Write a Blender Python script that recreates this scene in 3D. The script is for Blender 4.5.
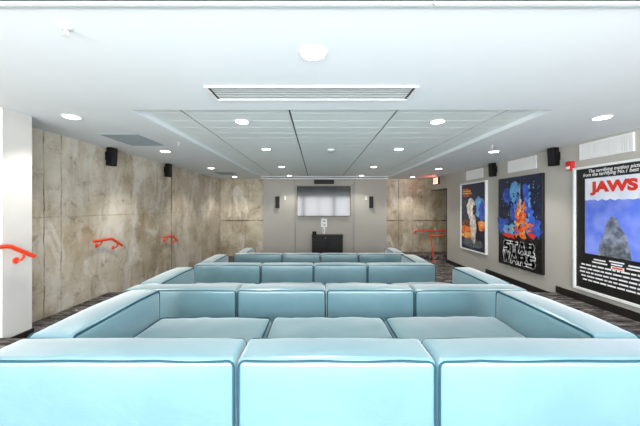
import bpy, bmesh, math, random
from mathutils import Vector, Matrix, noise
random.seed(7)
PI = math.pi
C = bpy.context.scene.collection
for o in list(bpy.data.objects): bpy.data.objects.remove(o)

# ------------------------------------------------------------------ camera, world, light, exposure
EYE = 1.715
F = 285.0
cam_d = bpy.data.cameras.new('camera'); cam = bpy.data.objects.new('camera', cam_d); C.objects.link(cam)
cam.location = (0, 0, EYE); cam.rotation_euler = (PI/2, 0, 0)
cam_d.sensor_width = 36.0; cam_d.lens = F/640*36; cam_d.shift_x = 3/640; cam_d.shift_y = -6/640
cam_d.clip_start = 0.05
bpy.context.scene.camera = cam

w = bpy.data.worlds.new('daylight'); bpy.context.scene.world = w; w.use_nodes = True
bg = w.node_tree.nodes['Background']; bg.inputs[0].default_value = (0.92, 0.96, 1.0, 1); bg.inputs[1].default_value = 2.5

vs = bpy.context.scene.view_settings
vs.view_transform = 'Standard'; vs.look = 'None'; vs.gamma = 1; vs.use_curve_mapping = False; vs.exposure = 0.78

SPOT_W = 37.0
def area(name, loc, rot, sx, sy, power, col):
    l = bpy.data.lights.new(name, 'AREA'); l.shape = 'RECTANGLE'; l.size = sx; l.size_y = sy; l.energy = power; l.color = col
    o = bpy.data.objects.new(name, l); C.objects.link(o); o.location = loc; o.rotation_euler = rot; return o
# daylight entering by the windows in the wall behind the seats
area('window_daylight', (0, -2.0, 1.55), (math.radians(94), 0, 0), 6.6, 2.0, 350, (0.96, 0.98, 1.0))

# ------------------------------------------------------------------ materials
def mat(name, col, rough=0.6, metal=0.0, spec=0.5, var=0.06, nscale=6.0, bump=0.0, bscale=120.0, emit=None, estr=0.0, col2=None, coat=0.0):
    m = bpy.data.materials.new(name); m.use_nodes = True
    nt = m.node_tree; b = nt.nodes['Principled BSDF']
    tc = nt.nodes.new('ShaderNodeTexCoord')
    n = nt.nodes.new('ShaderNodeTexNoise'); n.inputs['Scale'].default_value = nscale; n.inputs['Detail'].default_value = 4
    nt.links.new(tc.outputs['Object'], n.inputs['Vector'])
    r = nt.nodes.new('ShaderNodeValToRGB')
    c2 = col2 if col2 else tuple(c*(1-var) for c in col); c1 = col if col2 else tuple(min(1, c*(1+var)) for c in col)
    r.color_ramp.elements[0].position = 0.35; r.color_ramp.elements[1].position = 0.65
    r.color_ramp.elements[0].color = (*c2, 1); r.color_ramp.elements[1].color = (*c1, 1)
    nt.links.new(n.outputs['Fac'], r.inputs['Fac']); nt.links.new(r.outputs['Color'], b.inputs['Base Color'])
    b.inputs['Roughness'].default_value = rough; b.inputs['Metallic'].default_value = metal
    b.inputs['Specular IOR Level'].default_value = spec; b.inputs['Coat Weight'].default_value = coat
    if bump:
        n2 = nt.nodes.new('ShaderNodeTexNoise'); n2.inputs['Scale'].default_value = bscale; n2.inputs['Detail'].default_value = 3
        nt.links.new(tc.outputs['Object'], n2.inputs['Vector'])
        bp = nt.nodes.new('ShaderNodeBump'); bp.inputs['Strength'].default_value = bump; bp.inputs['Distance'].default_value = 0.01
        nt.links.new(n2.outputs['Fac'], bp.inputs['Height']); nt.links.new(bp.outputs['Normal'], b.inputs['Normal'])
    if emit:
        b.inputs['Emission Color'].default_value = (*emit, 1); b.inputs['Emission Strength'].default_value = estr
    return m

def srgb(r, g, b):
    f = lambda c: (c/255/12.92) if c/255 <= 0.04045 else ((c/255+0.055)/1.055)**2.4
    return (f(r), f(g), f(b))

M = {}
M['ceil'] = mat('white_ceiling_paint', srgb(236, 242, 245), 0.75, var=0.01, nscale=1.5, spec=0.3)
M['tile'] = mat('ceiling_panel', srgb(238, 246, 245), 0.55, var=0.01, spec=0.4)
M['rev'] = mat('panel_reveal', srgb(242, 246, 246), 0.6, var=0.01)
M['joint'] = mat('dark_joint', srgb(70, 80, 84), 0.6)
M['greige'] = mat('greige_wall_paint', srgb(188, 185, 178), 0.6, var=0.02, nscale=0.8, spec=0.35)
M['panelgrey'] = mat('screen_wall_paint', srgb(176, 173, 165), 0.6, var=0.015, nscale=0.8, spec=0.35)
M['white'] = mat('white_painted_metal', srgb(240, 241, 240), 0.4, var=0.01)
M['pillar'] = mat('pillar_paint', srgb(206, 204, 200), 0.6, var=0.01)
M['black'] = mat('matte_black', srgb(14, 14, 14), 0.6, spec=0.2, var=0.15)
M['baseblk'] = mat('black_vinyl', srgb(34, 30, 28), 0.45, var=0.15)
M['red'] = mat('red_powder_coat', srgb(235, 70, 36), 0.35, var=0.03)
M['alarm'] = mat('alarm_red', srgb(215, 40, 38), 0.4, var=0.03)
M['leather'] = mat('teal_leather', srgb(108, 147, 158), 0.38, spec=0.6, col2=srgb(99, 138, 149), nscale=2.2, bump=0.10, bscale=160, coat=0.9)
def creases(m):
    nt = m.node_tree; old = [n for n in nt.nodes if n.type == 'BUMP'][0]
    tc = nt.nodes.new('ShaderNodeTexCoord'); n = nt.nodes.new('ShaderNodeTexNoise'); n.inputs['Scale'].default_value = 3.2; n.inputs['Detail'].default_value = 3; n.inputs['Distortion'].default_value = 1.5
    b = nt.nodes.new('ShaderNodeBump'); b.inputs['Strength'].default_value = 0.25; b.inputs['Distance'].default_value = 0.02
    nt.links.new(tc.outputs['Object'], n.inputs['Vector']); nt.links.new(n.outputs['Fac'], b.inputs['Height']); nt.links.new(b.outputs['Normal'], old.inputs['Normal'])
creases(M['leather'])
_lb = M['leather'].node_tree.nodes['Principled BSDF']; _lb.inputs['Coat Roughness'].default_value = 0.3; _lb.inputs['Coat IOR'].default_value = 1.7; _lb.inputs['Sheen Weight'].default_value = 0.8; _lb.inputs['Sheen Roughness'].default_value = 0.35
M['pipe'] = mat('teal_piping', srgb(34, 76, 90), 0.6, spec=0.2, var=0.04)
M['plinth'] = mat('sofa_plinth', srgb(30, 32, 34), 0.6)
M['chrome'] = mat('brushed_steel', srgb(200, 200, 200), 0.25, metal=1.0)
M['alu'] = mat('anodised_rail', srgb(226, 232, 232), 0.35, var=0.01)
M['grille'] = mat('grey_grille', srgb(150, 162, 168), 0.6)
M['cab'] = mat('charcoal_laminate', srgb(30, 31, 31), 0.5, spec=0.25, var=0.08)
M['lens'] = mat('lamp_lens', (1, 1, 1), 0.4, emit=(1.0, 0.96, 0.88), estr=9.0)
M['led'] = mat('exit_face', srgb(250, 215, 195), 0.4, emit=(1.0, 0.62, 0.45), estr=0.9)
M['exitred'] = mat('exit_letters', srgb(230, 30, 20), 0.4, emit=(1.0, 0.05, 0.02), estr=1.6)
M['screen'] = mat('screen_glass', srgb(20, 25, 25), 0.09, metal=0.0, spec=1.0, var=0.02)
M['screen'].node_tree.nodes['Principled BSDF'].inputs['IOR'].default_value = 1.36

def carpet():
    m = mat('streaked_carpet', (.1, .1, .1), 0.95, spec=0.1, bump=0.5, bscale=300)
    nt = m.node_tree; b = nt.nodes['Principled BSDF']
    tc = nt.nodes.new('ShaderNodeTexCoord'); mp = nt.nodes.new('ShaderNodeMapping')
    mp.inputs['Scale'].default_value = (2.2, 9.0, 3); mp.inputs['Rotation'].default_value = (0, 0, 0.35)
    n = nt.nodes.new('ShaderNodeTexNoise'); n.inputs['Scale'].default_value = 1.6; n.inputs['Detail'].default_value = 6; n.inputs['Roughness'].default_value = 0.7; n.inputs['Distortion'].default_value = 0.9
    r = nt.nodes.new('ShaderNodeValToRGB'); e = r.color_ramp.elements
    e[0].position = 0.36; e[0].color = (*srgb(40, 37, 37), 1); e[1].position = 0.66; e[1].color = (*srgb(186, 178, 172), 1)
    x = e.new(0.47); x.color = (*srgb(76, 71, 70), 1); x = e.new(0.56); x.color = (*srgb(122, 115, 111), 1)
    nt.links.new(tc.outputs['Object'], mp.inputs['Vector']); nt.links.new(mp.outputs['Vector'], n.inputs['Vector'])
    nt.links.new(n.outputs['Fac'], r.inputs['Fac']); nt.links.new(r.outputs['Color'], b.inputs['Base Color'])
    return m
M['carpet'] = carpet()

def concrete(name, axis, seams, hseams, pale, dark):
    """board-marked concrete: blotches, vertical runs, seam lines at given places along the wall (axis 0 = x, 1 = y)"""
    m = bpy.data.materials.new(name); m.use_nodes = True; nt = m.node_tree; b = nt.nodes['Principled BSDF']; L = nt.links.new
    geo = nt.nodes.new('ShaderNodeNewGeometry'); sep = nt.nodes.new('ShaderNodeSeparateXYZ'); L(geo.outputs['Position'], sep.inputs[0])
    along = sep.outputs[axis]; up = sep.outputs[2]
    def ramp(src, stops):
        r = nt.nodes.new('ShaderNodeValToRGB'); L(src, r.inputs['Fac']); e = r.color_ramp.elements
        e[0].position, e[0].color = stops[0][0], (*stops[0][1], 1); e[1].position, e[1].color = stops[-1][0], (*stops[-1][1], 1)
        for p, c in stops[1:-1]: q = e.new(p); q.color = (*c, 1)
        return r.outputs['Color']
    def nz(scale, vec=(1, 1, 1), detail=5, dist=0.0, rough=0.6):
        mp = nt.nodes.new('ShaderNodeMapping'); mp.inputs['Scale'].default_value = vec; L(geo.outputs['Position'], mp.inputs['Vector'])
        n = nt.nodes.new('ShaderNodeTexNoise'); n.inputs['Scale'].default_value = scale; n.inputs['Detail'].default_value = detail
        n.inputs['Distortion'].default_value = dist; n.inputs['Roughness'].default_value = rough; L(mp.outputs['Vector'], n.inputs['Vector']); return n.outputs['Fac']
    def mix(t, f, a, c):
        x = nt.nodes.new('ShaderNodeMix'); x.data_type = 'RGBA'; x.blend_type = t
        if isinstance(f, float): x.inputs[0].default_value = f
        else: L(f, x.inputs[0])
        for s, v in ((6, a), (7, c)):
            if isinstance(v, tuple): x.inputs[s].default_value = (*v, 1)
            else: L(v, x.inputs[s])
        return x.outputs[2]
    def math_(op, a, c=None):
        x = nt.nodes.new('ShaderNodeMath'); x.operation = op
        for s, v in ((0, a), (1, c)):
            if v is None: continue
            if isinstance(v, (int, float)): x.inputs[s].default_value = v
            else: L(v, x.inputs[s])
        return x.outputs[0]
    base = ramp(nz(0.9, dist=0.6), [(0.3, dark), (0.5, tuple((p+d)/2 for p, d in zip(pale, dark))), (0.7, pale)])
    runs = ramp(nz(1.3, (2.6, 2.6, 0.5), 4, 0.8), [(0.32, (0.62, 0.59, 0.54)), (0.46, (0.92, 0.91, 0.89)), (0.68, (1.1, 1.1, 1.1))])
    col = mix('MULTIPLY', 0.7, base, runs)
    spots = ramp(nz(5.0, (1, 1, 1.4), 7, 0.4, 0.7), [(0.30, (0.50, 0.47, 0.43)), (0.44, (1, 1, 1)), (0.7, (1.05, 1.05, 1.05))])
    col = mix('MULTIPLY', 0.95, col, spots)
    milk = ramp(nz(1.1, (1.6, 1.6, 0.7), 6, 1.2, 0.65), [(0.54, (0, 0, 0)), (0.60, (0.5, 0.5, 0.5)), (0.72, (0.65, 0.65, 0.65))])
    col = mix('MIX', milk, col, srgb(224, 220, 210))
    rust = ramp(nz(2.6, (1.2, 1.2, 0.8), 6, 0.8, 0.7), [(0.58, (0, 0, 0)), (0.70, (0.55, 0.55, 0.55))])
    col = mix('MIX', rust, col, srgb(146, 120, 80))
    wob = math_('MULTIPLY', math_('SUBTRACT', nz(3.0), 0.5), 0.05)
    tot = None
    for k, (src, vals) in enumerate(((along, seams), (up, hseams))):
        for v, wd, st in vals:
            d = math_('ABSOLUTE', math_('SUBTRACT', math_('ADD', src, wob if wd < 0.03 else 0.0), v))
            t = math_('LESS_THAN', d, wd/2); t = math_('MULTIPLY', t, st)
            tot = t if tot is None else math_('MAXIMUM', tot, t)
    if tot is not None:
        brk = ramp(nz(2.2, dist=0.5), [(0.40, (0.25, 0.25, 0.25)), (0.55, (1, 1, 1))])
        tot = math_('MULTIPLY', tot, brk)
        col = mix('MIX', tot, col, tuple(c*0.25 for c in dark))
    L(col, b.inputs['Base Color'])
    rr = ramp(nz(2.0), [(0.35, (0.18,)*3), (0.65, (0.38,)*3)]); L(rr, b.inputs['Roughness'])
    b.inputs['Specular IOR Level'].default_value = 0.5
    bp = nt.nodes.new('ShaderNodeBump'); bp.inputs['Strength'].default_value = 0.25; bp.inputs['Distance'].default_value = 0.01
    L(nz(14, detail=6), bp.inputs['Height']); L(bp.outputs['Normal'], b.inputs['Normal'])
    return m
M['conc_l'] = concrete('sealed_concrete_left', 1,
    [(3.66, .016, .8), (3.9, .02, .6), (4.35, .012, .25), (5.35, .012, .35), (6.74, .045, 1.0), (6.9, .014, .5), (8.1, .015, .4), (2.4, .02, .6)],
    [(1.58, .02, .35), (0.62, .012, .2)], srgb(222, 215, 202), srgb(160, 143, 114))
M['conc_f'] = concrete('sealed_concrete_front', 0,
    [(-2.95, .02, .4), (2.86, .03, .7), (3.35, .02, .4), (-2.4, .012, .3)],
    [(1.24, .05, .8), (2.1, .012, .3)], srgb(216, 208, 188), srgb(150, 134, 108))

# ------------------------------------------------------------------ helpers
class MB:
    def __init__(s): s.v, s.f, s.m, s.sm = [], [], [], []
    def add(s, vs, fs, mi=0, smooth=False):
        o = len(s.v); s.v += [tuple(v) for v in vs]
        for f in fs: s.f.append(tuple(o+i for i in f)); s.m.append(mi); s.sm.append(smooth)
        return s
    def box(s, x0, x1, y0, y1, z0, z1, mi=0):
        vs = [(x, y, z) for x in (x0, x1) for y in (y0, y1) for z in (z0, z1)]
        return s.add(vs, [(0, 1, 3, 2), (4, 6, 7, 5), (0, 4, 5, 1), (2, 3, 7, 6), (0, 2, 6, 4), (1, 5, 7, 3)], mi)
    def rbox(s, x0, x1, y0, y1, z0, z1, r=0.01, mi=0, mtx=None):
        """bevelled box"""
        bm = bmesh.new(); bmesh.ops.create_cube(bm, size=1)
        for v in bm.verts: v.co = Vector(((x0+x1)/2+v.co.x*(x1-x0), (y0+y1)/2+v.co.y*(y1-y0), (z0+z1)/2+v.co.z*(z1-z0)))
        bmesh.ops.bevel(bm, geom=list(bm.edges), offset=r, segments=2, affect='EDGES', profile=0.5)
        if mtx: bmesh.ops.transform(bm, matrix=mtx, verts=bm.verts)
        bm.verts.index_update()
        s.add([v.co.copy() for v in bm.verts], [[v.index for v in f.verts] for f in bm.faces], mi); bm.free(); return s
    def tube(s, pts, r, n=10, mi=0, closed=False, caps=True):
        pts = [Vector(p) for p in pts]; N = len(pts); vs = []; up = None
        for i, p in enumerate(pts):
            a = pts[(i-1) % N] if (closed or i > 0) else p; b = pts[(i+1) % N] if (closed or i < N-1) else p
            t = (b-a).normalized()
            if up is None: up = Vector((0, 0, 1)) if abs(t.z) < 0.9 else Vector((1, 0, 0))
            sx = t.cross(up)
            if sx.length < 1e-5: sx = t.orthogonal()
            sx.normalize(); u2 = sx.cross(t).normalized(); up = u2
            for k in range(n): an = 2*PI*k/n; vs.append(p+sx*math.cos(an)*r+u2*math.sin(an)*r)
        fs = []
        for i in range(N if closed else N-1):
            j = (i+1) % N
            for k in range(n): k2 = (k+1) % n; fs.append((i*n+k, i*n+k2, j*n+k2, j*n+k))
        s.add(vs, fs, mi, True)
        if caps and not closed:
            s.add(vs[:n], [tuple(range(n))[::-1]], mi); s.add(vs[-n:], [tuple(range(n))], mi)
        return s
    def lathe(s, prof, c=(0, 0, 0), n=28, axis='z', mi=0):
        vs = []
        for r, h in prof:
            for k in range(n):
                a = 2*PI*k/n; p = (r*math.cos(a), r*math.sin(a), h)
                if axis == 'x': p = (h, p[0], p[1])
                if axis == 'y': p = (p[0], h, p[1])
                vs.append((c[0]+p[0], c[1]+p[1], c[2]+p[2]))
        fs = []
        for i in range(len(prof)-1):
            for k in range(n): k2 = (k+1) % n; fs.append((i*n+k, i*n+k2, (i+1)*n+k2, (i+1)*n+k))
        fs.append(tuple(range(n))[::-1]); fs.append(tuple((len(prof)-1)*n+k for k in range(n)))
        return s.add(vs, fs, mi)
    def build(s, name, mats, parent=None, loc=(0, 0, 0)):
        me = bpy.data.meshes.new(name)
        L = Vector(loc); me.from_pydata([tuple(Vector(v)-L) for v in s.v], [], s.f)
        if not isinstance(mats, (list, tuple)): mats = [mats]
        for m in mats: me.materials.append(m)
        for p, mi, sm in zip(me.polygons, s.m, s.sm): p.material_index = mi; p.use_smooth = sm
        bm = bmesh.new(); bm.from_mesh(me); bmesh.ops.recalc_face_normals(bm, faces=bm.faces); bm.to_mesh(me); bm.free()
        o = bpy.data.objects.new(name, me); C.objects.link(o)
        o.location = loc
        if parent: o.parent = parent; o.location = L-parent_world(parent)
        return o
def parent_world(p):
    v = Vector(p.location)
    while p.parent: p = p.parent; v += Vector(p.location)
    return v
def thing(name, label, cat, loc, group=None):
    o = bpy.data.objects.new(name, None); C.objects.link(o); o.location = loc; o.empty_display_size = 0.1
    o['label'] = label; o['category'] = cat
    if group: o['group'] = group
    return o
def tag(o, label, cat, group=None):
    o['label'] = label; o['category'] = cat
    if group: o['group'] = group
    return o
def struct(o): o['kind'] = 'structure'; return o
def copy_tree(o, parent=None):
    c = o.copy(); C.objects.link(c); c.parent = parent
    for ch in o.children: copy_tree(ch, c)
    return c

# ------------------------------------------------------------------ room shell
CEIL = EYE+0.98
FW = 9.98                                  # far concrete wall
FZ = [(-1.9, 2.78, 0.435), (2.78, 4.76, 0.29), (4.76, 6.74, 0.145), (6.74, 10.2, 0.0)]
fl = MB()
for y0, y1, z in FZ: fl.box(-3.8, 6.2, y0, y1, -0.3, z)
fl.box(2.95, 6.2, 9.25, 10.2, -0.2, 0.15)
struct(fl.build('floor', M['carpet']))

RX0, RX1, RY0, RY1, RD = -1.87, 2.385, 2.88, 9.62, 0.055
ce = MB()
for b in ((-3.9, RX0, -1.9, 10.2), (RX1, 6.2, -1.9, 10.2), (RX0, RX1, -1.9, RY0), (RX0, RX1, RY1, 10.2)):
    ce.box(b[0], b[1], b[2], b[3], CEIL, CEIL+0.2, 0)
ce.box(RX0, RX1, RY0, RY1, CEIL+RD+0.03, CEIL+0.2, 1)
# panels with light reveals between the courses and dark joints along the room
jx = [RX0, -1.46, -0.298, 0.861, 2.03, RX1]
ny = 24; py = (RY1-RY0)/ny
for i in range(5):
    a = jx[i]+(0.011 if i else 0.0); b_ = jx[i+1]-(0.011 if i < 4 else 0.0)
    for k in range(ny):
        ce.box(a, b_, RY0+k*py, RY0+(k+1)*py-0.022, CEIL+RD, CEIL+RD+0.03, 1)
        ce.box(a, b_, RY0+(k+1)*py-0.022, RY0+(k+1)*py, CEIL+RD-0.0012, CEIL+RD+0.03, 3)
for x in jx[1:5]: ce.box(x-0.011, x+0.011, RY0, RY1, CEIL+RD+0.012, CEIL+RD+0.03, 2)
struct(ce.build('ceiling', [M['ceil'], M['tile'], M['joint'], M['rev']]))

LX = lambda y: -3.52+0.021*(y-3.0)         # left wall leans in slightly towards the screen
wl = MB(); ys = [-1.9, 10.2]
wl.add([(LX(-1.9), -1.9, -0.3), (LX(10.2), 10.2, -0.3), (LX(10.2), 10.2, CEIL+.1), (LX(-1.9), -1.9, CEIL+.1),
        (LX(-1.9)-.3, -1.9, -0.3), (LX(10.2)-.3, 10.2, -0.3), (LX(10.2)-.3, 10.2, CEIL+.1), (LX(-1.9)-.3, -1.9, CEIL+.1)],
       [(0, 1, 2, 3), (4, 5, 6, 7), (0, 1, 5, 4), (2, 3, 7, 6), (1, 2, 6, 5), (0, 3, 7, 4)])
struct(wl.build('wall_left', M['conc_l']))
struct(MB().box(-3.6, 6.2, FW, FW+0.2, -0.2, CEIL+.1).build('wall_front', M['conc_f']))
RE = 8.77
wr = MB(); wr.box(4.0, 4.2, -1.9, RE, -0.3, CEIL+.1); wr.box(4.0, 4.2, RE, FW, EYE+0.58, CEIL+.1)
struct(wr.build('wall_right', M['greige']))
hw = MB(); hw.box(6.0, 6.2, 8.5, FW, -0.2, CEIL+.1); hw.box(4.2, 6.0, 8.5, RE, -0.2, CEIL+.1)
struct(hw.build('wall_passage', M['greige']))
tr = MB(); tr.box(3.985, 4.215, RE, FW-.001, EYE+0.565, EYE+0.58); tr.box(3.985, 4.215, RE, RE+.015, 0.0, EYE+0.58)
struct(tr.build('trim_1', M['baseblk']))
struct(MB().box(RX0-.03, RX1+.03, RY1, RY1+.05, CEIL-.03, CEIL+.03).build('trim_2', M['white']))
# grey panelled screen wall with a framed bay round the television
sw = MB(); SX0, SX1 = -1.87, 2.43; SF = 9.93
for a, b_ in ((SX0, -0.795), (-0.783, 1.288), (1.30, SX1)): sw.box(a, b_, SF, FW, 0, CEIL-0.02)
for a, b_, z0, z1 in ((-0.79, -0.755, 0, EYE+0.79), (1.262, 1.294, 0, EYE+0.79), (-0.79, 1.294, EYE+0.75, EYE+0.79)): sw.box(a, b_, SF-.02, SF, z0, z1)
for x in (-0.755, 1.254): sw.box(x, x+.008, SF-.004, SF, 0, EYE+.75, 1)
for x in (-0.797, 1.294): sw.box(x, x+.010, SF-.002, SF+.01, 0, CEIL-.02, 1)
sw.box(-.747, 1.254, SF-.004, SF, EYE+.742, EYE+.75, 1)
struct(sw.build('wall_screen', [M['panelgrey'], M['joint']]))
struct(MB().box(SX0, SX1, SF-.015, SF, 0, 0.1).build('baseboard_front', M['baseblk']))
# black baseboard stepping down with the tiers
bb = MB()
for (y0, y1, z) in FZ:
    bb.box(3.985, 4.0, y0, min(y1, RE), z, z+0.11)
struct(bb.build('baseboard_right', M['baseblk']))
# white pillar
struct(MB().box(-3.6, -3.09, 2.8, 3.09, 0, CEIL).build('pillar', M['pillar']))
struct(MB().box(-3.6, -3.078, 2.79, 3.102, 0.29, 0.40).build('baseboard_pillar', M['baseblk']))
# rear wall with three windows
wb = MB(); WX = [(-3.3, -1.06), (-0.99, 1.25), (1.32, 3.6)]; z0, z1 = 0.6, 2.52
wb.box(-3.9, 4.2, -1.9, -1.7, -0.3, z0); wb.box(-3.9, 4.2, -1.9, -1.7, z1, CEIL+.1)
for a, b_ in ((-3.9, -3.3), (-1.06, -0.99), (1.25, 1.32), (3.6, 4.2)): wb.box(a, b_, -1.9, -1.7, z0, z1)
struct(wb.build('wall_back', M['greige']))
def glass():
    m = bpy.data.materials.new('window_glass'); m.use_nodes = True; nt = m.node_tree; nt.nodes.clear()
    o = nt.nodes.new('ShaderNodeOutputMaterial'); mx = nt.nodes.new('ShaderNodeMixShader'); t = nt.nodes.new('ShaderNodeBsdfTransparent')
    g = nt.nodes.new('ShaderNodeBsdfGlossy'); g.inputs['Roughness'].default_value = 0.02; mx.inputs[0].default_value = 0.06
    nt.links.new(t.outputs[0], mx.inputs[1]); nt.links.new(g.outputs[0], mx.inputs[2]); nt.links.new(mx.outputs[0], o.inputs[0]); return m
M['glass'] = glass()
for k, (a, b_) in enumerate(WX):
    m = MB(); t = 0.05
    m.box(a, a+t, -1.85, -1.75, z0, z1); m.box(b_-t, b_, -1.85, -1.75, z0, z1)
    m.box(a+t, b_-t, -1.85, -1.75, z0, z0+t); m.box(a+t, b_-t, -1.85, -1.75, z1-t, z1)
    m.box((a+b_)/2-t/2, (a+b_)/2+t/2, -1.84, -1.76, z0+t, z1-t)
    fr = struct(m.build(f'window_{k+1}', M['white']))
    MB().box(a+t, b_-t, -1.805, -1.795, z0+t, z1-t).build('pane', M['glass'], fr)

# ------------------------------------------------------------------ sofas
def axis_pts(a, b, r, n):
    L = b-a; r = min(r, L*0.45)
    e = [0, .12, .3, .55, .8, 1.0]
    return [a+r*t for t in e]+[a+r+(L-2*r)*i/n for i in range(1, n)]+[b-r*t for t in reversed(e)]
def cushion(mb, x0, x1, y0, y1, z0, z1, r=0.035, puff=(0, 0, 0), seed=0, wrinkle=0.0, mi=0, dens=9):
    """upholstered block: rounded edges, faces swelling by puff (x, y, z-top)"""
    n = lambda L: max(3, int(L*dens)+2)
    X, Y, Z = axis_pts(x0, x1, r, n(x1-x0)), axis_pts(y0, y1, r, n(y1-y0)), axis_pts(z0, z1, r, n(z1-z0))
    lo = Vector((x0+min(r, (x1-x0)*.45), y0+min(r, (y1-y0)*.45), z0+min(r, (z1-z0)*.45))); hi = Vector((x0+x1, y0+y1, z0+z1))-lo
    idx = {}; vs = []; fs = []
    def vid(i, j, k):
        key = (i, j, k)
        if key in idx: return idx[key]
        p = Vector((X[i], Y[j], Z[k]))
        q = Vector([min(max(p[a], lo[a]), hi[a]) for a in range(3)])
        d = p-q
        if d.length > 1e-9: p = q+d.normalized()*min(r, (x1-x0)*.45, (y1-y0)*.45, (z1-z0)*.45)
        u, v, ww = (p.x-x0)/(x1-x0)*2-1, (p.y-y0)/(y1-y0)*2-1, (p.z-z0)/(z1-z0)*2-1
        bx = lambda t: max(0.0, 1-t*t)**0.6
        d = Vector((puff[0]*u*bx(v)*bx(ww), puff[1]*v*bx(u)*bx(ww), puff[2]*max(0, ww)*bx(u)*bx(v)))
        if wrinkle:
            nv = noise.noise(Vector((p.x*3.1+seed*9.7, p.y*3.1, p.z*3.1)))+0.5*noise.noise(Vector((p.x*9+seed, p.y*5, p.z*7)))
            d += Vector((0, 0, 1))*wrinkle*nv*(1 if ww > 0.3 else 0) + Vector((0, 1, 0))*wrinkle*0.6*nv*(1 if abs(v) > 0.9 else 0)
        p = p+d; idx[key] = len(vs); vs.append(p); return idx[key]
    a, b, c = len(X), len(Y), len(Z)
    for i in range(a-1):
        for j in range(b-1):
            for k in (0, c-1): fs.append((vid(i, j, k), vid(i+1, j, k), vid(i+1, j+1, k), vid(i, j+1, k)))
    for i in range(a-1):
        for k in range(c-1):
            for j in (0, b-1): fs.append((vid(i, j, k), vid(i+1, j, k), vid(i+1, j, k+1), vid(i, j, k+1)))
    for j in range(b-1):
        for k in range(c-1):
            for i in (0, a-1): fs.append((vid(i, j, k), vid(i, j+1, k), vid(i, j+1, k+1), vid(i, j, k+1)))
    mb.add(vs, fs, mi, True)
def loop_pts(x0, x1, z0, z1, r, n=4, f=lambda x, z: (x, 0, z), seg=14):
    pts = []
    def line(a, b, m): return [(a[0]+(b[0]-a[0])*i/m, a[1]+(b[1]-a[1])*i/m) for i in range(m)]
    cs = [((x1-r, z0+r), -PI/2), ((x1-r, z1-r), 0), ((x0+r, z1-r), PI/2), ((x0+r, z0+r), PI)]
    prev = None; P = []
    for (c, a0) in cs:
        arc = [(c[0]+r*math.cos(a0+PI/2*i/n), c[1]+r*math.sin(a0+PI/2*i/n)) for i in range(n+1)]
        if P: P += line(P[-1], arc[0], seg)[1:]
        P += arc
    P += line(P[-1], P[0], seg)[1:]
    return [f(*p) for p in P]

def sofa(label, seams, xl, xr, y0, fz, top, depth=1.12, nlabel=0):
    """seams: x of the joints between the modules; xl/xr: outer ends"""
    BT, AT, SH = 0.235, 0.27, 0.345
    t = thing('sectional_sofa', label, 'sofa', ((xl+xr)/2, y0+depth/2, fz), 'teal leather sectional sofas on the tiers')
    xs = [xl]+list(seams)+[xr]; g = 0.004; zt = fz+top; zb = fz+0.07
    for i in range(len(xs)-1):
        a, b = xs[i]+(g if i else 0), xs[i+1]-(g if i < len(xs)-2 else 0)
        m = MB(); cushion(m, a, b, y0, y0+BT, zb, zt, 0.030, (0.0, 0.008, 0.012), seed=i+nlabel*7, wrinkle=0.003, dens=10)
        o = m.build('backrest', M['leather'], t)
        p = MB(); c = 0.007
        for yy in (y0+c-.002, y0+BT-c+.002):
            p.tube(loop_pts(a+c, b-c, zb+c, zt-c, 0.03, f=lambda x, z, yy=yy: (x, yy, z-(0.010*abs(noise.noise(Vector((x*2.6, 3+i, nlabel)))) if z > zt-.06 else 0))), 0.0056, 6, closed=True)
        p.build('piping', M['pipe'], o)
    ya, yb = y0+BT+g, y0+depth
    for sgn, xa, xb in ((-1, xl, xl+AT), (1, xr-AT, xr)):
        m = MB(); cushion(m, xa, xb, ya, yb, zb, zt, 0.040, (0.014, 0.010, 0.026), seed=20+nlabel+sgn, wrinkle=0.006, dens=10)
        o = m.build('armrest', M['leather'], t)
        p = MB(); c = 0.009
        for xx in (xa+c, xb-c):
            p.tube(loop_pts(ya+c, yb-c, zb+c, zt-c, 0.03, f=lambda y, z, xx=xx: (xx, y, z+(0.009*max(0, 1-((y-ya)/(yb-ya)*2-1)**2)**.6 if z > zt-.05 else 0)+0.004*noise.noise(Vector((y*3, xx, nlabel))))), 0.0075, 6, closed=True)
        p.build('piping', M['pipe'], o)
    ss = [xl+AT+g]+list(seams)+[xr-AT-g]
    for i in range(len(ss)-1):
        a, b = ss[i]+g, ss[i+1]-g
        m = MB(); cushion(m, a, b, ya, yb-0.01, fz+0.19, fz+SH, 0.050, (0.0, 0.006, 0.034), seed=40+i*3+nlabel, wrinkle=0.012, dens=16)
        o = m.build('seat_cushion', M['leather'], t)
        p = MB(); c = 0.012
        p.tube(loop_pts(a+c, b-c, ya+c, yb-0.01-c, 0.03, f=lambda x, y: (x, y, fz+SH-c+0.004)), 0.0055, 6, closed=True)
        p.build('piping', M['pipe'], o)
    m = MB(); cushion(m, xl+AT+g, xr-AT-g, ya, yb-0.02, zb, fz+0.186, 0.02, (0, 0.003, 0), dens=6); m.build('seat_base', M['leather'], t)
    MB().box(xl+0.05, xr-0.05, y0+0.05, yb-0.06, fz+0.025, zb).build('plinth', M['plinth'], t)
    for x in (xl+0.09, xr-0.09):
        for y in (y0+0.09, yb-0.10):
            MB().lathe([(0.022, 0), (0.026, 0.025)], (x, y, fz), 12).build('foot', M['chrome'], t)
    return t
sofa('palest teal leather sofa, its back filling the whole bottom of the picture', (-0.378, 0.562), -1.61, 1.795, 1.325, 0.435, 0.568, nlabel=1)
sofa('teal leather sofa on the second tier down, between the closest sofa and the third', (-0.838, 0.096, 1.02), -2.02, 2.20, 2.965, 0.29, 0.56, nlabel=2)
sofa('teal leather sofa on the third tier, between the second sofa and the frontmost one', (-0.98, -0.06, 0.878), -2.15, 2.065, 4.945, 0.145, 0.56, nlabel=3)
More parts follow.
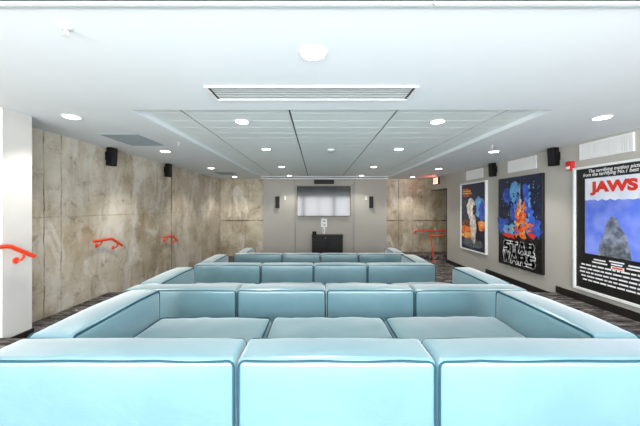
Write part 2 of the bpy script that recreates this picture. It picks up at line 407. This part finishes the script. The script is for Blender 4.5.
sofa('darker looking teal sofa on the lowest tier, closest to the television', (-0.847, 0.083, 1.013), -2.03, 2.19, 6.94, 0.0, 0.56, nlabel=4)

# ------------------------------------------------------------------ television wall
ty = SF-0.02
t = thing('television', 'large wall-mounted television with dark glossy screen reflecting ceiling lights', 'television', (0.25, ty, EYE+0.2))
TX0, TX1, TZ0, TZ1 = -0.697, 1.157, EYE-0.32, EYE+0.715
MB().rbox(TX0, TX1, ty-0.065, ty-0.02, TZ0, TZ1, 0.006).build('bezel', M['black'], t)
MB().box(TX0+0.018, TX1-0.018, ty-0.067, ty-0.064, TZ0+0.018, TZ1-0.018).build('screen', M['screen'], t)
MB().box(0.0, 0.45, ty-0.02, ty+0.019, EYE, EYE+0.4).build('wall_bracket', M['black'], t)
b = thing('soundbar', 'short black speaker bar fixed above the television', 'speaker', (0.25, SF, EYE+0.87))
MB().rbox(-0.10, 0.59, SF-0.09, SF, EYE+0.80, EYE+0.94, 0.01).build('speaker_body', M['black'], b)
MB().box(-0.08, 0.57, SF-0.094, SF-0.09, EYE+0.815, EYE+0.925).build('speaker_mesh', M['cab'], b)
o = thing('outlet_plate', 'white outlet plate on the wall under the television', 'outlet', (0.25, SF, EYE-0.55))
MB().rbox(0.14, 0.35, SF-0.012, SF, EYE-0.70, EYE-0.40, 0.004).build('cover', M['white'], o)
for zz in (EYE-0.62, EYE-0.50): MB().box(0.20, 0.29, SF-0.015, SF-0.012, zz-0.02, zz+0.02).build('socket', M['grille'], o)
cb = MB()
cb.tube([(0.21, SF-0.035, EYE-0.34), (0.205, SF-0.035, EYE-0.5), (0.21, SF-0.035, EYE-0.7), (0.2, SF-0.035, EYE-0.93)], 0.012, 8)
cb.tube([(0.25, SF-0.03, EYE-0.705), (0.27, SF-0.03, EYE-0.8), (0.25, SF-0.03, EYE-0.93)], 0.025, 8)
tag(cb.build('cable_bundle', M['white']), 'white cables hanging from the outlet plate down to the charcoal cabinet', 'cable')
c = thing('media_cabinet', 'charcoal low cabinet standing below the television', 'cabinet', (0.35, 9.7, 0))
CX0, CX1, CY0, CY1, CZ = -0.17, 0.86, 9.48, 9.90, EYE-0.945
cc = MB(); cc.box(CX0, CX1, CY0+0.02, CY1, 0.05, CZ-0.02); cc.rbox(CX0-0.012, CX1+0.012, CY0, CY1, CZ-0.025, CZ, 0.004); cc.box(CX0+.03, CX1-.03, CY0+.05, CY1-.02, 0, .05)
cc.build('body', M['cab'], c)
mid = (CX0+CX1)/2
for a, bb_, hx in ((CX0+.006, mid-.004, mid-.06), (mid+.004, CX1-.006, mid+.06)):
    d = MB().rbox(a, bb_, CY0, CY0+0.02, 0.07, CZ-0.16, 0.004).build('door', M['cab'], c)
    MB().rbox(hx-.008, hx+.008, CY0-0.02, CY0, CZ-0.34, CZ-0.22, 0.003).build('handle', M['black'], d)
d = MB().rbox(CX0+.006, CX1-.006, CY0, CY0+0.02, CZ-0.15, CZ-0.03, 0.004).build('drawer', M['cab'], c)
MB().lathe([(0.006, -0.02), (0.014, -0.018), (0.014, -0.008), (0.006, 0.0)], (mid-.06, CY0, CZ-.09), 12, 'y').build('knob', M['chrome'], d)
rt = thing('black_gadget_box', 'small black device sitting on the left end of the cabinet', 'device', (-0.09, 9.7, CZ))
MB().rbox(-0.155, -0.02, 9.64, 9.80, CZ, CZ+0.11, 0.006).build('case', M['black'], rt)
MB().box(-0.13, -0.045, 9.638, 9.64, CZ+0.03, CZ+0.08).build('display', M['screen'], rt)
def wall_speaker(x, z, label):
    s = thing('wall_speaker', label, 'speaker', (x, SF, z), 'slim speakers flanking the television')
    MB().rbox(x-.065, x+.065, SF-0.10, SF-.01, z-.2, z+.2, 0.008).build('speaker_body', M['black'], s)
    MB().box(x-.055, x+.055, SF-0.104, SF-0.10, z-.19, z+.19).build('speaker_mesh', M['cab'], s)
    MB().box(x-.03, x+.03, SF-.012, SF, z-.06, z+.06).build('wall_bracket', M['black'], s)
wall_speaker(-1.37, EYE+0.165, 'slim black speaker on the grey wall to the left of the television')
wall_speaker(1.88, EYE+0.165, 'slim black speaker on the grey wall to the right of the television')
for x, s in ((-1.11, 'left'), (1.71, 'right')):
    q = thing('wall_sensor', f'small white wall fitting beside the slim speaker {s} of the television', 'sensor', (x, SF, EYE+.31), 'white fittings on the screen wall')
    MB().rbox(x-.035, x+.035, SF-.03, SF, EYE+.245, EYE+.375, 0.008).build('housing', M['white'], q)
    MB().lathe([(0.014, -.034), (0.018, -.03)], (x, SF, EYE+.33), 12, 'y').build('lens', M['grille'], q)

# ------------------------------------------------------------------ surround speakers under the ceiling
def corner_speaker(x, y, side, label):
    s = thing('surround_speaker', label, 'speaker', (x, y, EYE+.97), 'black surround speakers on the side walls')
    cx = x-side*0.085
    R = Matrix.Translation((cx, y, EYE+.83)) @ Matrix.Rotation(-side*0.05, 4, 'Y') @ Matrix.Rotation(side*0.08, 4, 'Z')
    MB().rbox(-.052, .052, -.062, .062, -.15, .15, 0.010, mtx=R).build('speaker_body', M['black'], s)
    MB().rbox(-side*.054-.004, -side*.054+.004, -.052, .052, -.14, .14, 0.003, mtx=R).build('speaker_mesh', M['cab'], s)
    k = MB(); k.tube([(x, y, EYE+.84), (cx+side*.06, y, EYE+.84)], 0.016, 10); k.rbox(x-side*.006-.006, x-side*.006+.006, y-.04, y+.04, EYE+.77, EYE+.91, .003)
    k.build('wall_bracket', M['black'], s)
corner_speaker(LX(4.72), 4.72, -1, 'black surround speaker on the concrete wall, the one closer to the pillar')
corner_speaker(LX(6.45), 6.45, -1, 'black surround speaker on the concrete wall, the one closer to the screen wall')
corner_speaker(4.0, 4.72, 1, 'black surround speaker on the painted wall beside the red alarm')
corner_speaker(4.0, 6.36, 1, 'black surround speaker on the painted wall between the two smaller-looking vents')

# ------------------------------------------------------------------ handrails
def handrail(xw, y_edge, fz, label):
    """short rail along a wall: level, then down over the step"""
    h = 0.90; xr_ = xw+0.085; z = fz+h
    t = thing('handrail', label, 'handrail', (xw, y_edge, fz+h), 'short red handrails at the steps')
    m = MB(); m.tube([(xr_, y_edge-.40, z), (xr_, y_edge-.2, z), (xr_, y_edge-.05, z), (xr_, y_edge, z-.01), (xr_, y_edge+.05, z-.04), (xr_, y_edge+.23, z-.145)], 0.021, 12)
    m.build('rail', M['red'], t)
    for yy, zz in ((y_edge-.24, z), (y_edge+.12, z-.083)):
        k = MB(); k.tube([(xw+.008, yy, zz-.085), (xr_-.02, yy, zz-.075), (xr_, yy, zz-.05), (xr_, yy, zz-.015)], 0.011, 8)
        k.lathe([(0.032, 0.0), (0.032, 0.008), (0.026, 0.012)], (xw, yy, zz-.085), 16, 'x')
        k.build('bracket', M['red'], t)
handrail(-3.09, 2.80, 0.435, 'red handrail fixed on the white pillar')
handrail(LX(4.7), 4.74, 0.29, 'red handrail on the concrete wall, the one closer to the pillar')
handrail(LX(6.6), 6.64, 0.145, 'red handrail on the concrete wall, the one closer to the screen wall')
t = thing('wall_handrail', 'long level red handrail on the far concrete wall by the exit', 'handrail', (4.2, FW, .9), 'red rails at the exit')
zr = EYE-0.83
MB().tube([(3.42, FW, zr-.09), (3.42, FW-.06, zr-.07), (3.42, FW-.08, zr), (3.5, FW-.08, zr), (5.6, FW-.08, zr)], 0.024, 12).build('rail', M['red'], t)
for x in (3.9, 4.8): MB().tube([(x, FW-.005, zr-.08), (x, FW-.07, zr-.06), (x, FW-.08, zr-.01)], 0.012, 8).build('bracket', M['red'], t)
t = thing('step_handrail', 'red floor-mounted handrail with a slanted post by the exit step', 'handrail', (3.65, 8.95, 0), 'red rails at the exit')
MB().tube([(3.56, 8.95, .815), (3.75, 8.95, .82), (4.6, 8.95, .83), (5.6, 8.95, .84)], 0.022, 12).build('rail', M['red'], t)
MB().tube([(3.56, 8.95, .815), (3.58, 8.95, .72), (3.67, 8.95, 0.01)], 0.020, 12).build('post', M['red'], t)
MB().lathe([(0.05, 0), (0.05, .01)], (3.67, 8.95, 0), 16).build('base_flange', M['red'], t)
MB().tube([(5.4, 8.95, .82), (5.4, 8.95, 0.01)], 0.020, 12).build('post', M['red'], t)

# ------------------------------------------------------------------ lettering
def lettering(s, width, height, material, parent, P0, name='lettering', offset=0.0, depth=0.0, scale=None, spacing=1.0, shear=0.0):
    """text fitted into width x height, centred on P0, reading from inside the room on a wall facing -x"""
    cu = bpy.data.curves.new('text', 'FONT'); cu.body = s; cu.align_x = 'CENTER'; cu.offset = offset; cu.space_line = 0.8; cu.space_character = spacing; cu.shear = shear; cu.extrude = depth
    o = bpy.data.objects.new('text', cu); C.objects.link(o); dg = bpy.context.evaluated_depsgraph_get(); dg.update()
    me = bpy.data.meshes.new_from_object(o.evaluated_get(dg)); bpy.data.objects.remove(o); me.name = name
    xs = [v.co.x for v in me.vertices]; ys = [v.co.y for v in me.vertices]
    cx, cy = (min(xs)+max(xs))/2, (min(ys)+max(ys))/2; sx, sy = scale or (width/(max(xs)-min(xs)), height/(max(ys)-min(ys)))
    pw = parent_world(parent)
    for v in me.vertices:
        a, b_ = (v.co.x-cx)*sx, (v.co.y-cy)*sy
        v.co = Vector((P0[0]-v.co.z, P0[1]-a, P0[2]+b_))-pw
    me.materials.clear(); me.materials.append(material)
    q = bpy.data.objects.new(name, me); C.objects.link(q); q.parent = parent; return sx, sy

# ------------------------------------------------------------------ exit sign, alarm
e = thing('exit_sign', 'lit red exit sign hanging at the ceiling over the passage opening', 'sign', (3.80, 9.12, CEIL))
MB().rbox(3.795, 3.845, 8.94, 9.30, EYE+.72, EYE+.945, .005).build('housing', M['black'], e)
MB().box(3.79, 3.795, 8.955, 9.285, EYE+.735, EYE+.93).build('sign_face', M['led'], e)
MB().box(3.81, 3.83, 9.10, 9.14, EYE+.945, CEIL).build('stem', M['white'], e)
lettering('EXIT', 0.24, 0.13, M['exitred'], e, (3.788, 9.12, EYE+.832), 'lettering', 0.02)
l = bpy.data.lights.new('exit_glow', 'AREA'); l.size = 0.3; l.size_y = 0.18; l.shape = 'RECTANGLE'; l.energy = 1.0; l.color = (1, 0.1, 0.06)
lo = bpy.data.objects.new('exit_glow', l); C.objects.link(lo); lo.location = (3.77, 9.12, EYE+.832); lo.rotation_euler = (0, PI/2, 0); lo.parent = e; lo.location = Vector((3.77, 9.12, EYE+.832))-Vector(e.location)
al = thing('fire_alarm', 'small red fire alarm with white strobe beside the top corner of a white poster frame', 'alarm', (4.0, 4.46, EYE+.66))
MB().rbox(3.94, 4.0, 4.42, 4.52, EYE+.575, EYE+.715, .006).build('housing', M['alarm'], al)
MB().rbox(3.925, 3.94, 4.44, 4.50, EYE+.59, EYE+.635, .005).build('strobe', M['white'], al)

# ------------------------------------------------------------------ wall vents
def vent(ya, yb, label):
    z0, z1 = EYE+.705, EYE+.945
    t = thing('wall_vent', label, 'vent', (4.0, (ya+yb)/2, z0), 'white louvred vents on the painted wall')
    m = MB(); b = .025
    m.box(3.975, 4.0, ya, yb, z0, z0+b); m.box(3.975, 4.0, ya, yb, z1-b, z1); m.box(3.975, 4.0, ya, ya+b, z0+b, z1-b); m.box(3.975, 4.0, yb-b, yb, z0+b, z1-b)
    m.build('frame', M['white'], t)
    MB().box(3.996, 4.0, ya+b, yb-b, z0+b, z1-b).build('back_plate', M['grille'], t)
    s = MB(); n = 26
    for k in range(n):
        y = ya+b+(yb-ya-2*b)*(k+.5)/n; s.box(3.978, 3.996, y-.0085, y+.0085, z0+b, z1-b)
    s.build('louvres', M['white'], t)
vent(3.585, 4.32, 'white louvred wall vent above the white-framed poster with the red title')
vent(5.18, 5.94, 'white louvred wall vent above the unframed dark blue poster')
vent(6.85, 7.60, 'white louvred wall vent above the smallest-looking white-framed poster')

# ------------------------------------------------------------------ posters
def poly(mb, pts, P, off, mi=0):
    c = (sum(p[0] for p in pts)/len(pts), sum(p[1] for p in pts)/len(pts))
    vs = [P(c[0], c[1], off)]+[P(u, v, off) for u, v in pts]; n = len(pts)
    mb.add(vs, [(0, 1+i, 1+(i+1) % n) for i in range(n)], mi)
def blob(cu, cv, ru, rv, jag=0.15, n=26, seed=0, rot=0.0):
    out = []
    for i in range(n):
        a = 2*PI*i/n; k = 1+jag*noise.noise(Vector((math.cos(a)*2.2+seed*5, math.sin(a)*2.2, seed)))*2
        x, y = ru*k*math.cos(a), rv*k*math.sin(a)
        out.append((cu+x*math.cos(rot)-y*math.sin(rot), cv+x*math.sin(rot)+y*math.cos(rot)))
    return out
def pm(name, a, b, sc=9.0): return mat(name, srgb(*a), 0.35, col2=srgb(*b), nscale=sc, spec=0.5)
PC = dict(ink=pm('poster_ink', (22, 20, 20), (34, 31, 30)), white=pm('poster_white', (250, 250, 250), (238, 240, 244)),
          sea=pm('poster_sea', (96, 124, 232), (136, 156, 244), 5), sky=pm('poster_pale', (244, 246, 252), (225, 232, 250), 5),
          red=pm('poster_red', (236, 64, 44), (224, 52, 36)), slate=pm('poster_slate', (84, 92, 112), (150, 160, 180), 12),
          deep=pm('poster_deep', (20, 24, 40), (40, 52, 84), 14), lblue=pm('poster_light_blue', (120, 190, 232), (80, 140, 210), 9),
          blue=pm('poster_blue', (70, 110, 220), (40, 70, 160), 10), orange=pm('poster_orange', (255, 150, 60), (214, 70, 24), 18),
          amber=pm('poster_amber', (255, 200, 110), (240, 130, 50), 18), cream=pm('poster_cream', (250, 240, 225), (180, 170, 170), 14),
          brown=pm('poster_brown', (150, 84, 44), (70, 44, 36), 14), grey=pm('poster_grey', (120, 128, 136), (66, 72, 80), 20))
keys = list(PC); PL = [PC[k] for k in keys]; K = {k: i for i, k in enumerate(keys)}
def poster_base(name, label, yf, yn, zb, zt, framed, group=None):
    t = thing(name, label, 'poster', (4.0, (yf+yn)/2, zb), 'large film posters on the painted wall')
    W, H = yf-yn, zt-zb
    P = lambda u, v, off: (4.0-off, yf-u*W, zb+v*H)
    if framed:
        m = MB(); b = 0.035; d = 0.055
        m.rbox(4-d, 4, yn, yn+b, zb, zt, .004); m.rbox(4-d, 4, yf-b, yf, zb, zt, .004)
        m.rbox(4-d, 4, yn+b, yf-b, zb, zb+b, .004); m.rbox(4-d, 4, yn+b, yf-b, zt-b, zt, .004)
        m.build('frame', M['white'], t)
        MB().box(4-.03, 4, yn+b, yf-b, zb+b, zt-b).build('sheet', PC['ink'], t)
        surf = .03
    else:
        MB().rbox(4-.05, 4, yn, yf, zb, zt, .003).build('sheet', PC['ink'], t); surf = .05
    return t, P, surf, W, H
# poster with the red title over a blue field
t, P, s0, W, H = poster_base('framed_poster', 'large white-framed film poster with bold red JAWS title over a blue field', 4.40, 3.20, EYE-1.24, EYE+.60, True)
t['label'] = 'large white-framed film poster with bold red four-letter title over a blue field'
m = MB(); V = lambda dz: (dz+1.24)/1.84; U = lambda y: (4.40-y)/1.20
pu0, pu1, pv0, pv1 = U(4.22), U(3.38), V(-.68), V(.415)
def rect(m, u0, u1, v0, v1, off, k): m.add([P(u0, v0, off), P(u1, v0, off), P(u1, v1, off), P(u0, v1, off)], [(0, 1, 2, 3)], K[k])
rect(m, pu0, pu1, pv0, pv1, s0+.001, 'sky')
n = 30; top_pts = [(pu0+(pu1-pu0)*i/n, V(.10)+.012*noise.noise(Vector((i*.5, 1, 2)))) for i in range(n+1)]
m.add([P(u, v, s0+.002) for u, v in top_pts]+[P(pu1, pv0, s0+.002), P(pu0, pv0, s0+.002)], [tuple(range(n+3))], K['sea'])
# plain grey pointed mound as the generic picture
mound = [(U(4.03), pv0), (U(4.00), V(-.52)), (U(3.94), V(-.36)), (U(3.90), V(-.20)), (U(3.84), V(-.13)), (U(3.77), V(-.15)), (U(3.73), V(-.27)), (U(3.66), V(-.36)), (U(3.62), V(-.52)), (U(3.59), pv0)]
poly(m, mound, P, s0+.003, K['slate'])
poly(m, [(U(3.99), pv0), (U(3.98), V(-.58)), (U(3.90), V(-.50)), (U(3.82), V(-.55)), (U(3.74), V(-.47)), (U(3.66), V(-.57)), (U(3.64), pv0)], P, s0+.004, K['grey'])
# rows of small print, too small to read
random.seed(3)
for r_, (dz, u0, u1) in enumerate(((-.86, .10, .92), (-.915, .08, .93), (-.97, .08, .92), (-1.025, .10, .90), (-1.08, .12, .80))):
    u = u0
    while u < u1:
        w_ = random.uniform(.03, .10); rect(m, u, min(u+w_, u1), V(dz), V(dz+.022), s0+.001, 'white'); u += w_+.012
for u0, u1, dz in ((.26, .40, -.76), (.24, .42, -.80), (.44, .60, -.745), (.46, .58, -.78), (.64, .84, -.76), (.62, .86, -.80)):
    rect(m, u0, u1, V(dz), V(dz+.02), s0+.001, 'white')
rect(m, .46, .60, V(-.835), V(-.795), s0+.002, 'white'); rect(m, .475, .585, V(-.826), V(-.804), s0+.003, 'red')
m.build('picture', PL, t)
lettering('JAWS', .62, .20, PC['red'], t, (4-s0-.004, 3.83, EYE+.265), 'title_lettering', 0.06)
lettering('The terrifying motion picture\nfrom the terrifying No.1 best seller.', .90, .115, PC['white'], t, (4-s0-.002, 3.80, EYE+.488), 'heading_lettering', 0.02, shear=.2)
# unframed dark poster
t, P, s0, W, H = poster_base('canvas_poster', 'unframed dark film poster with blue shapes, orange centre and outlined title at the bottom', 6.20, 5.00, EYE-1.20, EYE+.60, False)
m = MB(); q = s0+.001
rect(m, .0, 1.0, .34, 1.0, q, 'deep')
random.seed(11)
poly(m, blob(.13, .45, .16, .10, .35, seed=1), P, q+.001, K['blue']); poly(m, blob(.86, .45, .13, .11, .35, seed=2), P, q+.001, K['blue'])
poly(m, blob(.33, .40, .2, .07, .4, seed=3), P, q+.002, K['lblue'])
poly(m, blob(.24, .80, .12, .085, .05, seed=4), P, q+.001, K['blue'])
poly(m, blob(.42, .83, .12, .12, .06, seed=5), P, q+.002, K['lblue'])
poly(m, blob(.42, .62, .10, .11, .3, seed=6), P, q+.001, K['blue'])
poly(m, [(.60, .90), (.68, .92), (.74, .85), (.78, .70), (.84, .50), (.80, .44), (.70, .60), (.62, .78)], P, q+.002, K['blue'])
poly(m, blob(.57, .60, .11, .13, .4, seed=7), P, q+.003, K['orange']); poly(m, blob(.60, .45, .20, .10, .5, seed=8), P, q+.004, K['orange'])
poly(m, blob(.56, .66, .045, .07, .4, seed=9), P, q+.005, K['amber']); poly(m, blob(.52, .45, .08, .05, .5, seed=10), P, q+.006, K['amber'])
poly(m, blob(.28, .345, .13, .025, .6, seed=12), P, q+.006, K['red']); poly(m, blob(.80, .37, .09, .03, .6, seed=13), P, q+.006, K['red'])
poly(m, blob(.55, .735, .035, .024, .1, seed=14), P, q+.006, K['cream'])
rect(m, .543, .557, .73, .92, q+.006, 'cream')
for k in range(150):
    c_ = random.choice([(.5, .42, .36, .05, ['blue', 'lblue', 'deep']), (.57, .55, .10, .14, ['orange', 'amber', 'red', 'brown']), (.58, .42, .22, .05, ['orange', 'amber', 'red']), (.42, .72, .2, .16, ['lblue', 'blue', 'deep']), (.72, .65, .08, .2, ['blue', 'lblue'])])
    u, v = c_[0]+random.gauss(0, c_[2]*.6), c_[1]+random.gauss(0, c_[3]*.6)
    if .03 < u < .97 and .33 < v < .97:
        r = random.uniform(.010, .028); poly(m, blob(u, v, r, r*.8, .4, 8, k), P, q+.0062+k*1e-5, K[random.choice(c_[4])])
for k in range(70):
    u, v = random.uniform(.04, .96), random.uniform(.5, .97); r = random.uniform(.004, .011)
    poly(m, blob(u, v, r, r*.7, .1, 6, k), P, q+.0005, K[random.choice(['lblue', 'cream', 'grey', 'brown'])])
m.build('picture', PL, t)
GL = {'S': [[(1.0, .92), (.25, .92), (.08, .80), (.08, .62), (.25, .52), (.78, .48), (.92, .36), (.92, .20), (.75, .08), (0, .08)]],
      'T': [[(.0, .92), (1.0, .92)], [(.5, .92), (.5, .04)]],
      'A': [[(.04, .04), (.42, .94), (.58, .94), (.96, .04)], [(.22, .34), (.78, .34)]],
      'R': [[(.08, .04), (.08, .92), (.80, .92), (.92, .80), (.92, .62), (.80, .50), (.08, .50)], [(.55, .50), (.78, .08), (1.02, .08)]],
      'W': [[(.0, .96), (.24, .06), (.5, .80), (.76, .06), (1.0, .96)]]}
def stroke_word(word, y_left, z_low, wid, hgt, gap, half, off, k, name):
    m = MB(); cw = (wid-gap*(len(word)-1))/len(word)
    for n_, ch in enumerate(word):
        for line in GL[ch]:
            pts = [(y_left-(n_*(cw+gap)+u*cw), z_low+v*hgt) for u, v in line]
            for a, b_ in zip(pts, pts[1:]):
                d = Vector((b_[0]-a[0], b_[1]-a[1])).normalized()*half; nn = Vector((-d.y, d.x)); x = 4-off
                q4 = [Vector(a)-d+nn, Vector(a)-d-nn, Vector(b_)+d-nn, Vector(b_)+d+nn]
                m.add([(x, p.x, p.y) for p in q4], [(0, 1, 2, 3)])
    return m.build(name, PC[k], t)
for txt, zl, yl, wd in (('STAR', -.885, 6.00, .80), ('WARS', -1.115, 6.02, .84)):
    stroke_word(txt, yl, EYE+zl, wd, .18, .07, .036, s0+.002, 'white', 'title_lettering')
for txt, zl, yl, wd in (('STAR', -.885, 6.00, .80), ('WARS', -1.115, 6.02, .84)):
    stroke_word(txt, yl, EYE+zl, wd, .18, .07, .018, s0+.0035, 'ink', 'title_lettering')
# smallest looking framed poster
t, P, s0, W, H = poster_base('framed_poster', 'white-framed poster with pale central shape over orange glow, closest to the passage opening', 7.86, 6.67, EYE-1.13, EYE+.63, True)
m = MB(); q = s0+.001
rect(m, .03, .97, .02, .98, q, 'deep')
poly(m, blob(.74, .64, .20, .14, .15, seed=21), P, q+.001, K['lblue']); poly(m, blob(.84, .58, .12, .13, .2, seed=22), P, q+.0015, K['blue'])
poly(m, blob(.80, .38, .16, .07, .2, seed=23), P, q+.002, K['orange']); poly(m, blob(.84, .41, .12, .035, .1, seed=31), P, q+.0025, K['amber'])
poly(m, blob(.30, .33, .26, .10, .25, seed=24), P, q+.001, K['orange']); poly(m, blob(.28, .22, .24, .05, .2, seed=25), P, q+.002, K['amber'])
poly(m, blob(.22, .40, .18, .05, .3, seed=26), P, q+.0025, K['brown'])
poly(m, blob(.43, .62, .16, .15, .15, seed=27), P, q+.003, K['cream']); poly(m, blob(.52, .38, .11, .26, .15, seed=28, rot=.15), P, q+.004, K['cream'])
poly(m, blob(.58, .60, .07, .08, .4, seed=29), P, q+.005, K['ink']); poly(m, blob(.70, .30, .05, .15, .3, seed=30, rot=.2), P, q+.0045, K['ink'])
rect(m, .08, .34, .90, .915, q+.002, 'red'); rect(m, .08, .42, .865, .89, q+.002, 'amber'); rect(m, .10, .46, .83, .855, q+.002, 'amber'); rect(m, .10, .34, .80, .815, q+.002, 'red')
rect(m, .10, .26, .72, .73, q+.002, 'grey'); rect(m, .10, .24, .69, .70, q+.002, 'grey')
poly(m, blob(.5, .12, .40, .07, .15, seed=33), P, q+.003, K['grey'])
m.build('picture', PL, t)

# ------------------------------------------------------------------ ceiling fittings
# slot diffuser
t = thing('slot_diffuser', 'long white linear air diffuser set in the ceiling', 'vent', (-.045, 2.45, CEIL))
m = MB(); X0, X1, Y0, Y1 = -.915, .825, 2.305, 2.60; b = .018
m.box(X0, X1, Y0, Y0+b, CEIL-.012, CEIL); m.box(X0, X1, Y1-b, Y1, CEIL-.012, CEIL); m.box(X0, X0+b, Y0+b, Y1-b, CEIL-.012, CEIL); m.box(X1-b, X1, Y0+b, Y1-b, CEIL-.012, CEIL)
m.build('frame', M['white'], t); MB().box(X0+b, X1-b, Y0+b, Y1-b, CEIL-.003, CEIL).build('backing', M['cab'], t)
m = MB()
for k in range(7):
    y = Y0+b+(Y1-Y0-2*b)*(k+.5)/7; m.box(X0+b+.02, X1-b-.02, y-.010, y+.010, CEIL-.0045, CEIL-.003)
m.build('slats', M['alu'], t)
# return air grilles
for (xa, xb, ya, yb, lab) in ((-2.93, -2.42, 3.82, 4.52, 'square grey return air grille in the ceiling, the larger-looking one'), (-2.9, -2.4, 8.0, 8.6, 'grey return air grille in the ceiling near the far concrete corner')):
    t = thing('ceiling_grille', lab, 'vent', ((xa+xb)/2, (ya+yb)/2, CEIL), 'grey return grilles')
    m = MB(); b = .02; m.box(xa, xb, ya, ya+b, CEIL-.008, CEIL); m.box(xa, xb, yb-b, yb, CEIL-.008, CEIL); m.box(xa, xa+b, ya+b, yb-b, CEIL-.008, CEIL); m.box(xb-b, xb, ya+b, yb-b, CEIL-.008, CEIL)
    m.build('frame', M['grille'], t); MB().box(xa+b, xb-b, ya+b, yb-b, CEIL-.002, CEIL).build('backing', M['joint'], t)
    m = MB(); n = 22
    for k in range(n):
        y = ya+b+(yb-ya-2*b)*(k+.5)/n; m.box(xa+b, xb-b, y-.010, y+.010, CEIL-.007, CEIL-.002)
    m.build('slats', M['grille'], t)
# ceiling track above the closest sofa, in two lengths
for (xa, xb, lab) in ((-3.1, .553, 'long pale ceiling track over the closest sofa, the longer length'), (.560, 3.9, 'pale ceiling track over the closest sofa, the shorter length at its end')):
    t = thing('ceiling_track', lab, 'track', ((xa+xb)/2, 1.36, CEIL), 'ceiling track lengths')
    m = MB(); m.box(xa, xb, 1.325, 1.332, CEIL-.012, CEIL); m.box(xa, xb, 1.352, 1.371, CEIL-.014, CEIL); m.box(xa, xb, 1.379, 1.386, CEIL-.010, CEIL)
    m.build('profile', M['alu'], t)
    m = MB(); m.box(xa, xb, 1.332, 1.352, CEIL-.003, CEIL); m.box(xa, xb, 1.371, 1.379, CEIL-.003, CEIL)
    m.build('slot', M['joint'], t)
# recessed downlights
RZ = CEIL+RD-.006
first = None
def downlight(x, y, z, label, group):
    global first
    if first is None:
        t = thing('downlight', label, 'ceiling light', (x, y, z), group)
        MB().lathe([(0.092, 0), (0.092, -.004), (0.083, -.009), (0.076, -.006), (0.076, 0)], (x, y, z), 32).build('trim_ring', M['white'], t)
        MB().lathe([(0.075, -.0062), (0.072, -.0085), (0.03, -.0095)], (x, y, z), 28).build('lens', M['lens'], t)
        l = bpy.data.lights.new('lamp', 'SPOT'); l.energy = SPOT_W; l.color = (1.0, 0.95, 0.87); l.spot_size = 1.9; l.spot_blend = 0.55; l.shadow_soft_size = 0.07
        lo = bpy.data.objects.new('lamp', l); C.objects.link(lo); lo.parent = t; lo.location = (0, 0, -.03)
        first = t; return t
    t = copy_tree(first); t.location = (x, y, z); t['label'] = label; t['group'] = group
    return t
od = ['first', 'second', 'third', 'fourth']
downlight(-.025, 1.81, CEIL, 'round downlight alone between the ceiling track and the slot diffuser', 'round ceiling downlights')
for x, ys_, nm in ((-2.66, (3.09, 5.0, 7.16, 9.2), 'along the concrete wall'), (3.12, (3.12, 5.03, 7.3, 9.3), 'along the painted poster wall')):
    for i, y in enumerate(ys_):
        where_ = ['highest in the picture', 'level with the second sofa front', 'level with the lowest sofa', 'closest to the screen wall'][i]
        downlight(x, y, CEIL, f'{od[i]} round downlight {nm}, counted towards the screen', 'round ceiling downlights')
for x, nm in ((-.90, 'on its concrete wall side'), (1.45, 'on its poster side')):
    for i, y in enumerate((3.43, 5.06, 7.28, 9.3)):
        downlight(x, y, RZ, f'{od[i]} downlight in the panelled recess {nm}, counted towards the screen', 'round ceiling downlights')
# smoke detector, sprinklers
t = thing('smoke_detector', 'round white smoke detector in the middle of the panelled ceiling', 'smoke detector', (.25, 5.12, RZ))
MB().lathe([(0.07, 0), (0.07, -.012), (0.062, -.02)], (.25, 5.12, RZ), 28).build('base', M['white'], t)
MB().lathe([(0.055, -.02), (0.05, -.04), (0.02, -.046)], (.25, 5.12, RZ), 28).build('sensor_cap', M['grille'], t)
for x, y, lab in ((-1.37, 1.555, 'sprinkler head on the plain ceiling close to the ceiling track'), (-2.12, 4.37, 'tiny sprinkler head in the ceiling near the grey grille'), (2.80, 4.56, 'tiny sprinkler head in the ceiling on the poster side')):
    t = thing('sprinkler_head', lab, 'sprinkler', (x, y, CEIL), 'ceiling sprinkler heads')
    MB().lathe([(0.028, 0), (0.028, -.004), (0.012, -.008)], (x, y, CEIL), 20).build('escutcheon', M['white'], t)
    m = MB(); m.tube([(x, y, CEIL-.006), (x, y, CEIL-.022)], .006, 8)
    for sg in (-1, 1): m.tube([(x, y, CEIL-.018), (x+sg*.013, y, CEIL-.026), (x+sg*.011, y, CEIL-.038), (x, y, CEIL-.046)], .0025, 6)
    m.build('frame_arms', M['alu'], t)
    MB().lathe([(0.014, -.046), (0.018, -.048)], (x, y, CEIL), 20).build('deflector', M['alu'], t)
